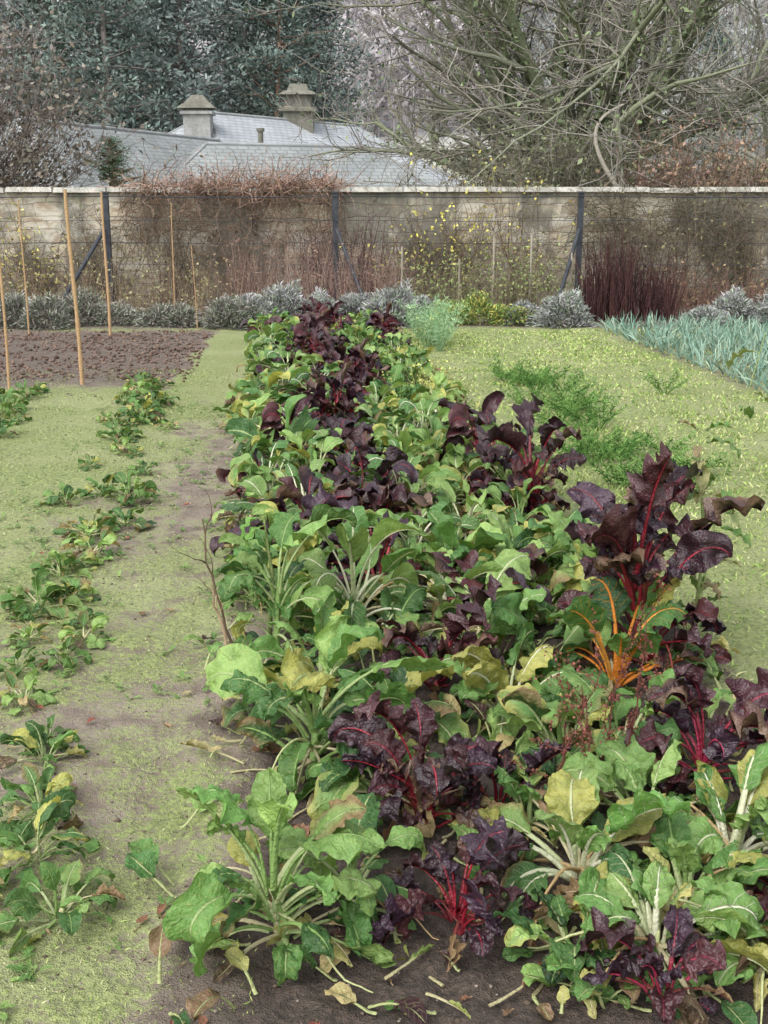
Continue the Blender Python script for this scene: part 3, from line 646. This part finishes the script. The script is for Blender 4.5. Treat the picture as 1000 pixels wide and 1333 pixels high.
def stems(name, x0, x1, y0, y1, h, n, cols, seed, r=.005, lean=.12, K=5, twig=0, leafc=None, nleaf=0, ls=.03, wand=.06):
    rg = np.random.default_rng(seed); m = MB(); st = np.stack([rg.uniform(x0, x1, n), rg.uniform(y0, y1, n), np.zeros(n)], -1)
    d = rg.normal(size=(n, 3))*lean+[0, 0, 1]; L = h*rg.uniform(.5, 1.08, n)*(.6+.8*fbm(st[:, 0]*1.7+seed, st[:, 1]*2, 2)); P = grow(st, d, L, K, wand, .02, rg)
    P[..., 1] = np.minimum(P[..., 1], 20.88)
    cc = np.array(cols)[rg.integers(len(cols), size=n)]; tubes(m, P, np.linspace(r, r*.3, K)[None], 3, cc)
    if twig:
        N2 = n*twig; pi = rg.integers(n, size=N2); ki = rg.integers(1, K, size=N2); B = P[pi, ki]
        T = grow(B, rg.normal(size=(N2, 3))+[0, 0, .6], h*rg.uniform(.1, .3, N2), 4, .2, 0, rg); T[..., 1] = np.minimum(T[..., 1], 20.88); tubes(m, T, np.linspace(r*.45, r*.2, 4)[None], 3, cc[pi])
        P2 = T.reshape(-1, 3)
    else: P2 = P.reshape(-1, 3)
    if nleaf:
        c = P2[rg.integers(len(P2), size=nleaf)]+rg.normal(size=(nleaf, 3))*.03; c[:, 1] = np.minimum(c[:, 1], 20.86)
        cards(m, c, ls*rg.uniform(.6, 1.3, nleaf), jit(leafc, nleaf, .25, rg), rg, mat=1)
    obj(name, m.mesh(name, [M_bark, M_fol]))
stems('dark_stemmed_shrub', 3.1, 3.9, 17.8, 18.5, 1.1, 280, [(.085, .045, .045), (.12, .06, .055), (.06, .035, .035)], 1, .010, .1)
stems('dark_stemmed_shrub', 4.0, 4.5, 17.9, 18.5, .95, 150, [(.085, .045, .045), (.12, .06, .055), (.06, .035, .035)], 11, .009, .14)
stems('dead_perennial_stems', -2.5, .5, 18.4, 19.3, 1.1, 620, [(.33, .21, .18), (.44, .33, .26), (.22, .14, .12)], 2, .004, .24, twig=2, leafc=(.3, .2, .15), nleaf=1000, ls=.022)
stems('dead_perennial_stems', .4, 3.0, 18.5, 19.3, .95, 450, [(.38, .33, .22), (.30, .25, .17), (.2, .17, .12)], 3, .004, .24, twig=2, leafc=(.24, .29, .12), nleaf=1800)
stems('dead_perennial_stems', -7.5, -2.5, 18.4, 19.5, .85, 600, [(.36, .28, .19), (.24, .17, .13)], 4, .004, .28, twig=2, leafc=(.30, .28, .15), nleaf=1500)
stems('dead_perennial_stems', 4.4, 9, 18.4, 19.4, .75, 600, [(.22, .12, .10), (.32, .2, .16), (.16, .1, .08)], 5, .005, .28, twig=2, leafc=(.28, .2, .12), nleaf=900)
stems('dark_stemmed_shrub', -1.6, -.1, 19.7, 20.3, 1.5, 200, [(.10, .06, .065), (.15, .09, .08)], 6, .008, .2, twig=3)
for i, (x, h, nl, col) in enumerate([(1.2, 2.6, 420, (.60, .56, .14)), (2.2, 2.1, 240, (.55, .5, .14)), (-6.2, 1.8, 420, (.58, .53, .16)), (.5, 1.7, 160, (.5, .45, .16)), (5.2, 2., 260, (.22, .20, .11)), (-3.6, 1.9, 320, (.20, .15, .10)), (-2.4, 1.9, 320, (.2, .14, .09)), (4.2, 2., 260, (.16, .15, .09)), (6.3, 1.9, 260, (.24, .24, .12)), (-5.0, 1.8, 200, (.3, .27, .14))]):
    stems('wall_shrub', x-.35, x+.35, 20.4, 20.8, h, 34, [(.24, .19, .14), (.15, .12, .09)], 30+i, .010, .42, 8, 14, col, nl, .035, wand=.12)
# dead creeper over the wall
rg = np.random.default_rng(55); m = MB(); n = 1500
st = np.stack([rg.uniform(-4.4, -.75, n), rg.uniform(20.75, 21.5, n), 2.03+.0*rg.random(n)], -1)
k = rg.random(n) < .3+1.1*fbm(st[:, 0]*1.6, st[:, 0]*0+2, 2)**1.3; st = st[k]; n = len(st)
dd = rg.normal(size=(n, 3))*[1, .5, .5]+[0, 0, .45]
P = grow(st, dd, rg.uniform(.25, .95, n), 9, .42, -.10, rg)
P[..., 2] = np.where((P[..., 1] > 20.9) & (P[..., 1] < 21.55), np.maximum(P[..., 2], 2.06), P[..., 2])
tubes(m, P, np.linspace(.009, .003, 9)[None], 3, jit((.38, .26, .20), n, .35, rg))
n = 700; st = np.stack([rg.uniform(-4.6, -.8, n), rg.uniform(20.65, 20.85, n), 2.05-.9*rg.random(n)**1.8], -1)
P = grow(st, rg.normal(size=(n, 3))*[1, .15, .6]+[0, 0, -.5], rg.uniform(.2, .8, n), 7, .3, -.05, rg); P[..., 1] = np.clip(P[..., 1], 20.55, 20.86)
tubes(m, P, np.linspace(.006, .002, 7)[None], 3, jit((.22, .15, .11), n, .3, rg))
n = 700; st = np.stack([rg.uniform(3.3, 6.4, n), rg.uniform(20.7, 20.85, n), rg.uniform(1.0, 2.0, n)], -1)
P = grow(st, rg.normal(size=(n, 3))*[1, .15, .7]+[0, 0, -.3], rg.uniform(.2, .7, n), 7, .3, -.05, rg); P[..., 1] = np.clip(P[..., 1], 20.6, 20.86)
tubes(m, P, np.linspace(.006, .002, 7)[None], 3, jit((.15, .13, .09), n, .3, rg))
obj('dead_creeper', m.mesh('dead_creeper', [M_bark]))

# ------------------------------------------------------------------ house
house = empty('slate_roofed_house')
def hip(name, a, b, zr, hw, he, ze, mat):
    a = np.array(a, float); b = np.array(b, float); d = (b-a)/np.linalg.norm(b-a); p = np.array([d[1], -d[0]])
    c1 = a-d*he+p*hw; c2 = b+d*he+p*hw; c3 = b+d*he-p*hw; c4 = a-d*he-p*hw
    E = [np.append(c, ze) for c in (c1, c2, c3, c4)]; A = np.append(a, zr); B = np.append(b, zr)
    m = MB()
    def face(pts):
        pts = np.array(pts); u = nrm(pts[1]-pts[0]); nn = nrm(np.cross(pts[1]-pts[0], pts[2]-pts[0])); w = np.cross(nn, u)
        uv = np.stack([(pts-pts[0])@u, (pts-pts[0])@w], -1)
        if len(pts) == 4: m.add(pts, quads=[(0, 1, 2, 3)], uv=uv)
        else: m.add(pts, tris=[(0, 1, 2)], uv=uv)
    face([E[0], E[1], B, A]); face([E[1], E[2], B]); face([E[2], E[3], A, B]); face([E[3], E[0], A])
    obj(name, m.mesh(name, [mat], False), parent=house)
    m = MB(); tubes(m, np.array([[A, B]]), .09, 6); tubes(m, np.array([[E[0], A], [E[1], B], [E[2], B], [E[3], A]]), .06, 6)
    obj(name+'_ridge_tiles', m.mesh(name+'_ridge', [M_ridge]), parent=house)
    m = MB(); q = [c1+(p*-.4)+d*.4, c2-p*.4-d*.4, c3+p*.4-d*.4, c4+p*.4+d*.4]
    V = [np.append(c, -1) for c in q]+[np.append(c, ze+.05) for c in q]
    m.add(V, quads=[(0, 1, 5, 4), (1, 2, 6, 5), (2, 3, 7, 6), (3, 0, 4, 7)]); obj(name+'_walls', m.mesh(name+'_walls', [M_house], False), parent=house)
    return q
hip('left_roof', (-12.3, 41), (-7.4, 54), 4.6, 4.6, 3.0, 1.7, M_slate)
q = hip('front_roof', (-7.2, 49), (-.6, 51.5), 4.2, 4.2, 3.5, 1.7, M_slate)
hip('rear_roof', (-8.2, 57), (-1.6, 66), 6.0, 6.5, 5.0, 2.0, M_slate2)
m = MB()
for t in (.2, .45, .7):
    c = q[0]*(1-t)+q[1]*t; d = (q[1]-q[0])/np.linalg.norm(q[1]-q[0]); p = np.array([d[1], -d[0]])
    A = c+p*.012-d*.5; B = c+p*.012+d*.5
    m.add([(A[0], A[1], .4), (B[0], B[1], .4), (B[0], B[1], 1.5), (A[0], A[1], 1.5)], quads=[(0, 1, 2, 3)])
obj('windows', m.mesh('windows', [M_glass], False), parent=house)
m = MB(); box(m, -9.0, -7.8, 54.4, 55.4, 3.8, 5.75); box(m, -9.12, -7.68, 54.28, 55.52, 5.75, 5.88); box(m, -8.9, -7.9, 54.5, 55.3, 5.88, 6.0)
obj('rendered_chimney', m.mesh('rendered_chimney', [M_chim], False), parent=house)
m = MB(); box(m, -9.25, -7.55, 54.2, 55.6, 6.0, 6.2, bev=.22); box(m, -9.0, -7.8, 54.45, 55.35, 6.2, 6.6, bev=.36); obj('chimney_hood', m.mesh('chimney_hood', [M_chim2], False), parent=house)
m = MB(); box(m, -5.1, -3.6, 61.4, 62.8, 4.5, 6.4); box(m, -5.3, -3.4, 61.2, 63.0, 6.4, 6.6); box(m, -5.0, -3.7, 61.5, 62.7, 6.6, 7.2); box(m, -5.3, -3.4, 61.2, 63.0, 7.2, 7.4, bev=.25); box(m, -4.9, -3.8, 61.6, 62.6, 7.4, 7.75, bev=.12)
obj('mossy_chimney', m.mesh('mossy_chimney', [M_chim2], False), parent=house)
m = MB(); tubes(m, np.array([[(-5.2, 51, 3.9), (-5.2, 51, 4.8)]]), .11, 8); tubes(m, np.array([[(-5.2, 51, 4.8), (-5.2, 51, 4.93)]]), .17, 8)
obj('vent_pipe', m.mesh('vent_pipe', [M_chim2]), parent=house)

# ------------------------------------------------------------------ trees
def bare_tree(name, loc, seed, H, trunk_h, nl, spread, cb, ct, counts=(9, 8, 6), tr=.35, up1=.05, leafc=None, nleaf=0, thick=1.):
    rg = np.random.default_rng(seed); m = MB()
    P0 = grow(np.zeros((1, 3)), np.array([[.05, 0, 1.]]), np.array([trunk_h]), 7, .05, 0, rg); tubes(m, P0, np.linspace(tr, tr*.7, 7)[None], 9, cb)
    a = np.arange(nl)*2.4+rg.normal(size=nl)*.3; el = rg.uniform(*spread, nl)
    d = np.stack([np.cos(a)*np.cos(el), np.sin(a)*np.cos(el), np.sin(el)], -1)
    st = P0[0, rg.integers(3, 7, nl)]; L = (H-trunk_h)*rg.uniform(.75, 1.15, nl)
    P = grow(st, d, L, 10, .13, up1, rg); r = np.linspace(tr*.5, tr*.10, 10)[None]*rg.uniform(.7, 1.1, (nl, 1)); tubes(m, P, r, 7, cb)
    limbs = P; rad = r; cs = [np.array(cb)*.8+np.array(ct)*.2, np.array(cb)*.4+np.array(ct)*.6, ct]
    ends = []
    for lv, c in enumerate(counts):
        n = len(P)*c; K = P.shape[1]; pi = np.repeat(np.arange(len(P)), c); ki = rg.integers(max(1, K//5), K, n)
        B = P[pi, ki]; tang = nrm(P[pi, ki]-P[pi, ki-1]); d = nrm(tang+rg.normal(size=(n, 3))*.62+[0, 0, .05])
        Lc = np.repeat(L, c)*rg.uniform(.3, .55, n); r0 = rad[pi % len(rad), np.minimum(ki, rad.shape[1]-1)]*.62
        K2 = [8, 6, 5][lv]; P = grow(B, d, Lc, K2, .17, [.03, .02, .0][lv], rg)
        rad = np.maximum(r0[:, None]*np.linspace(1, .25, K2)[None], .009*thick); tubes(m, P, rad, [5, 4, 3][lv], jit(cs[lv], n, .15, rg)); L = Lc; ends.append(P)
    if nleaf:
        E = np.concatenate([e.reshape(-1, 3) for e in ends[1:]]); c = E[rg.integers(len(E), size=nleaf)]+rg.normal(size=(nleaf, 3))*.12
        cards(m, c, .06*rg.uniform(.6, 1.5, nleaf), jit(leafc, nleaf, .25, rg), rg, mat=1)
        k2 = nleaf*3; E = limbs[:, :8].reshape(-1, 3); E2 = limbs[:, 1:9].reshape(-1, 3); ix = rg.integers(len(E), size=k2); tt = rg.random((k2, 1))
        c = E[ix]*tt+E2[ix]*(1-tt)+rg.normal(size=(k2, 3))*.13  # ivy and moss on the limbs
        cards(m, c, .06*rg.uniform(.6, 1.3, k2), jit(np.array(leafc)*.75, k2, .3, rg), rg, mat=1)
    return obj(name, m.mesh(name, [M_bark, M_fol]), loc)
bare_tree('bare_tree', (5.0, 33, 0), 3, 11.0, 2.2, 18, (.35, 1.3), (.20, .22, .14), (.32, .29, .26), (9, 8, 6), .5, .02, (.21, .26, .14), 5500)
bare_tree('bare_tree', (14.5, 44, 0), 9, 12, 3, 11, (.5, 1.4), (.32, .32, .27), (.40, .38, .35), (8, 7, 5), .3, .05)  # bark of the two farther trees paled to imitate mist
bare_tree('bare_tree', (-19, 48, 0), 10, 13, 3, 11, (.7, 1.45), (.33, .28, .26), (.38, .33, .31), (8, 7, 5), .3, .06)
def thicket(name, cx, cy, w, dpt, h, n, cols, seed, leafc, nleaf, ls=.05):
    rg = np.random.default_rng(seed); m = MB(); a = rg.random(n)*6.28; rad = rg.random(n)**.6
    st = np.stack([np.cos(a)*rad*w*.6, np.sin(a)*rad*dpt*.6, np.zeros(n)], -1)
    d = np.stack([np.cos(a)*rad*.9, np.sin(a)*rad*.5, np.ones(n)], -1); hh = h*(1.05-.45*rad**2)*rg.uniform(.7, 1.1, n)
    P = grow(st, d, hh, 9, .16, .02, rg); cc = np.array(cols)[rg.integers(len(cols), size=n)]; tubes(m, P, np.linspace(.022, .006, 9)[None], 3, cc)
    N2 = n*8; pi = rg.integers(n, size=N2); ki = rg.integers(3, 9, size=N2)
    T = grow(P[pi, ki], rg.normal(size=(N2, 3))+[0, 0, .4], h*rg.uniform(.07, .24, N2), 5, .28, -.02, rg); tubes(m, T, np.linspace(.008, .004, 5)[None], 3, cc[pi]*.95)
    E = T.reshape(-1, 3); c = E[rg.integers(len(E), size=nleaf)]+rg.normal(size=(nleaf, 3))*.06
    cards(m, c, ls*rg.uniform(.5, 1.4, nleaf), jit(leafc, nleaf, .3, rg), rg, mat=1)
    obj(name, m.mesh(name, [M_bark, M_fol]), (cx, cy, 0))
thicket('deciduous_shrub', 6.6, 25, 1.7, 1.2, 3.2, 420, [(.23, .16, .13), (.31, .22, .17), (.18, .15, .10)], 1, (.31, .21, .15), 7000)
thicket('deciduous_shrub', 4.0, 26.5, 1.9, 1.2, 3.7, 420, [(.23, .22, .16), (.18, .17, .13), (.29, .27, .21)], 2, (.22, .24, .14), 7000)
thicket('deciduous_shrub', 8.6, 26, 1.6, 1.2, 2.9, 300, [(.25, .23, .16), (.32, .29, .21)], 3, (.29, .30, .17), 5000)
thicket('deciduous_shrub', 2.2, 27.5, 1.2, 1., 2.5, 170, [(.28, .22, .18), (.24, .20, .17)], 4, (.3, .25, .18), 900)
thicket('deciduous_shrub', -10.9, 28, 2.0, 1.6, 6.6, 460, [(.24, .20, .175), (.19, .16, .145)], 5, (.22, .195, .16), 11000, .07)
thicket('deciduous_shrub', -3.2, 24.5, 1.6, .8, 2.3, 150, [(.34, .22, .18), (.28, .18, .15)], 6, (.32, .21, .17), 600, .03)
thicket('yellow_leaved_shrub', 1.25, 22.6, .7, .4, 2.35, 34, [(.26, .23, .15)], 7, (.68, .64, .18), 620, .045)
m = MB(); P = np.array([[(5.0, 24, 1.6), (4.6, 24, 2.2), (4.25, 24, 2.7), (4.15, 24, 3.2), (4.35, 24, 3.5), (4.8, 24, 3.7)]])
tt = np.linspace(0, 5, 26); P = np.stack([np.interp(tt, np.arange(6), P[0, :, i]) for i in range(3)], -1); P = np.array([np.convolve(np.pad(P[:, i], 3, 'edge'), np.ones(7)/7, 'valid') for i in range(3)]).T[None]
tubes(m, P, np.linspace(.055, .02, 26)[None], 8, (.40, .37, .31)); tubes(m, np.array([[(5.05, 24, -.1), (5.03, 24, .8), (4.96, 24, 1.68)]]), .058, 8, (.40, .37, .31))
obj('leaning_dead_tree', m.mesh('leaning_dead_tree', [M_bark]))

def pine(seed, H, cols, crown0=.15, rw=3.2, nb=110, nn=50, tc=(.30, .26, .24), clump=.55, nw=.11):
    rg = np.random.default_rng(seed); m = MB(); P0 = grow(np.zeros((1, 3)), np.array([[0, 0, 1.]]), np.array([H]), 10, .015, 0, rg)
    tubes(m, P0, np.linspace(.25, .05, 10)[None], 8, tc)
    t = crown0+(1-crown0)*rg.random(nb)**.9; z = t*H; a = rg.random(nb)*6.28; L = rw*np.sin(np.pi*np.clip((t-crown0)/(1-crown0)*.8+.2, 0, 1))**.8*rg.uniform(.6, 1.25, nb)
    B = np.stack([np.interp(z, P0[0, :, 2], P0[0, :, 0]), np.interp(z, P0[0, :, 2], P0[0, :, 1]), z], -1)
    d = np.stack([np.cos(a), np.sin(a), rg.uniform(-.15, .35, nb)], -1); P = grow(B, d, L, 7, .12, .02, rg); tubes(m, P, np.linspace(.06, .015, 7)[None], 4, np.array(tc)*.8)
    cn = nb*7; pi = rg.integers(nb, size=cn); ki = rg.integers(1, 7, cn); C = P[pi, ki]+rg.normal(size=(cn, 3))*[.35, .35, .16]*(rw/3.2)
    N = cn*nn//7; ci = rg.integers(cn, size=N); off = rg.normal(size=(N, 3))*[.32, .32, .2]*(rw/3.2); base = C[ci]+off
    dd = nrm(off)+[0, 0, .3]+rg.normal(size=(N, 3))*.4
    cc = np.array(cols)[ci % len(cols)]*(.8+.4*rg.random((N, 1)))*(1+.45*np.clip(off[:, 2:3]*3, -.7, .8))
    blades(m, base, dd, clump*rg.uniform(.3, .8, N), nw, cc, .05, 3, rg, mat=1)
    return m.mesh('pine', [M_bark, M_fol])
PC = [(.155, .20, .18), (.185, .235, .205), (.13, .17, .155)]  # colours of the tall distant pines lightened to stand in for haze
PA = pine(1, 19, PC, .1, 3.4, nb=130, clump=.5, nw=.13, nn=75); PB = pine(2, 17, [(.20, .245, .23), (.23, .275, .255), (.18, .22, .21)], .08, 3.8, 130, 75, clump=.5, nw=.13); PCn = pine(3, 18, PC, .42, 3.4, 80, 80, (.42, .28, .21), .5, .13)
for me, x, y, s in [(PA, -15, 66, 1), (PB, -11.8, 70, 1.05), (PCn, -6.6, 71, .9), (PA, -8.9, 76, 1.0), (PB, -4.2, 79, .95), (PA, -19.5, 72, 1.1), (PB, -23, 78, 1.1), (PB, -14.5, 84, 1.05), (PA, -6, 90, 1.0), (PA, 26, 95, .8), (PB, -18, 90, 1.1), (PB, -10.5, 95, 1.1)]:
    obj('pine_tree', me, (x, y, on(x, y)), x*1.7, s)
obj('young_pine_tree', pine(5, 3.35, [(.13, .20, .12), (.17, .24, .15)], .1, .75, 60, 60, (.24, .18, .13), .22, .018), (-6.75, 30, 0))

# hillside woodland (a mass of distant bare trees)
rg = np.random.default_rng(21); m = MB(); n = 4800
Y = 112+180*rg.random(n)**.9; X = rg.uniform(-95, 110, n)*(Y/220); k = ~((X > -2) & (X < 26) & (Y < 128)); X, Y = X[k], Y[k]; n = len(X)
zc = hill(X, Y); ph = fbm(X*.03, Y*.03, 2)
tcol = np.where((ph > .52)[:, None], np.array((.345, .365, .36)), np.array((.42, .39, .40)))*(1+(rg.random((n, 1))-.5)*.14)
haze = sstep(120, 260, Y)[:, None]; tcol = tcol*(1-haze*.8)+np.array((.52, .51, .53))*haze*.8  # mist painted in: tree colours go paler with distance
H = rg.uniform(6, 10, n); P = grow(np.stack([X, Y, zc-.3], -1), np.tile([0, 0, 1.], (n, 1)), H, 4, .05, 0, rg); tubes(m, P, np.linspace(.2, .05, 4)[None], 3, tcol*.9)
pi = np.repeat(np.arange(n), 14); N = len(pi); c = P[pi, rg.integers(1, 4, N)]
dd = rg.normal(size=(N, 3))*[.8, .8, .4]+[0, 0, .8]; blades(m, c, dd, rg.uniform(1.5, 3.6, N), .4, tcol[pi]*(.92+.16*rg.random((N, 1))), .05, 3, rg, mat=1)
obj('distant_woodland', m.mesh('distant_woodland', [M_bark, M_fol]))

# ------------------------------------------------------------------ light, world, camera
sc = bpy.context.scene
w = bpy.data.worlds.new('World'); sc.world = w; w.use_nodes = True; nt = w.node_tree
bg = nt.nodes['Background']; sky = nt.nodes.new('ShaderNodeTexSky'); sky.sky_type = 'NISHITA'; sky.sun_disc = False
EL, AZ = 52, 215
sky.sun_elevation = math.radians(EL); sky.sun_rotation = math.radians(AZ); sky.dust_density = 3; sky.air_density = 1.0
hs = nt.nodes.new('ShaderNodeHueSaturation'); hs.inputs['Saturation'].default_value = .22; hs.inputs['Value'].default_value = 2.2
nt.links.new(sky.outputs[0], hs.inputs['Color']); nt.links.new(hs.outputs[0], bg.inputs[0]); bg.inputs[1].default_value = .15
sl = bpy.data.lights.new('sun', 'SUN'); sl.energy = 1.3; sl.angle = math.radians(40); sl.color = (1, .97, .93)
so = bpy.data.objects.new('sun', sl); sc.collection.objects.link(so)
a = math.radians(AZ); e = math.radians(EL); sdv = Vector((math.sin(a)*math.cos(e), math.cos(a)*math.cos(e), math.sin(e)))
so.rotation_euler = (-sdv).to_track_quat('-Z', 'Y').to_euler(); so.location = sdv*50
cam = bpy.data.cameras.new('camera'); co = bpy.data.objects.new('camera', cam); sc.collection.objects.link(co)
cam.sensor_fit = 'VERTICAL'; cam.sensor_height = 36; cam.lens = 40.5; cam.clip_end = 2000; cam.clip_start = .05
co.location = (0, 0, 1.7); co.rotation_euler = (math.radians(90-14.8), 0, 0); sc.camera = co
sc.view_settings.view_transform = 'Standard'; sc.view_settings.look = 'None'; sc.view_settings.exposure = 0
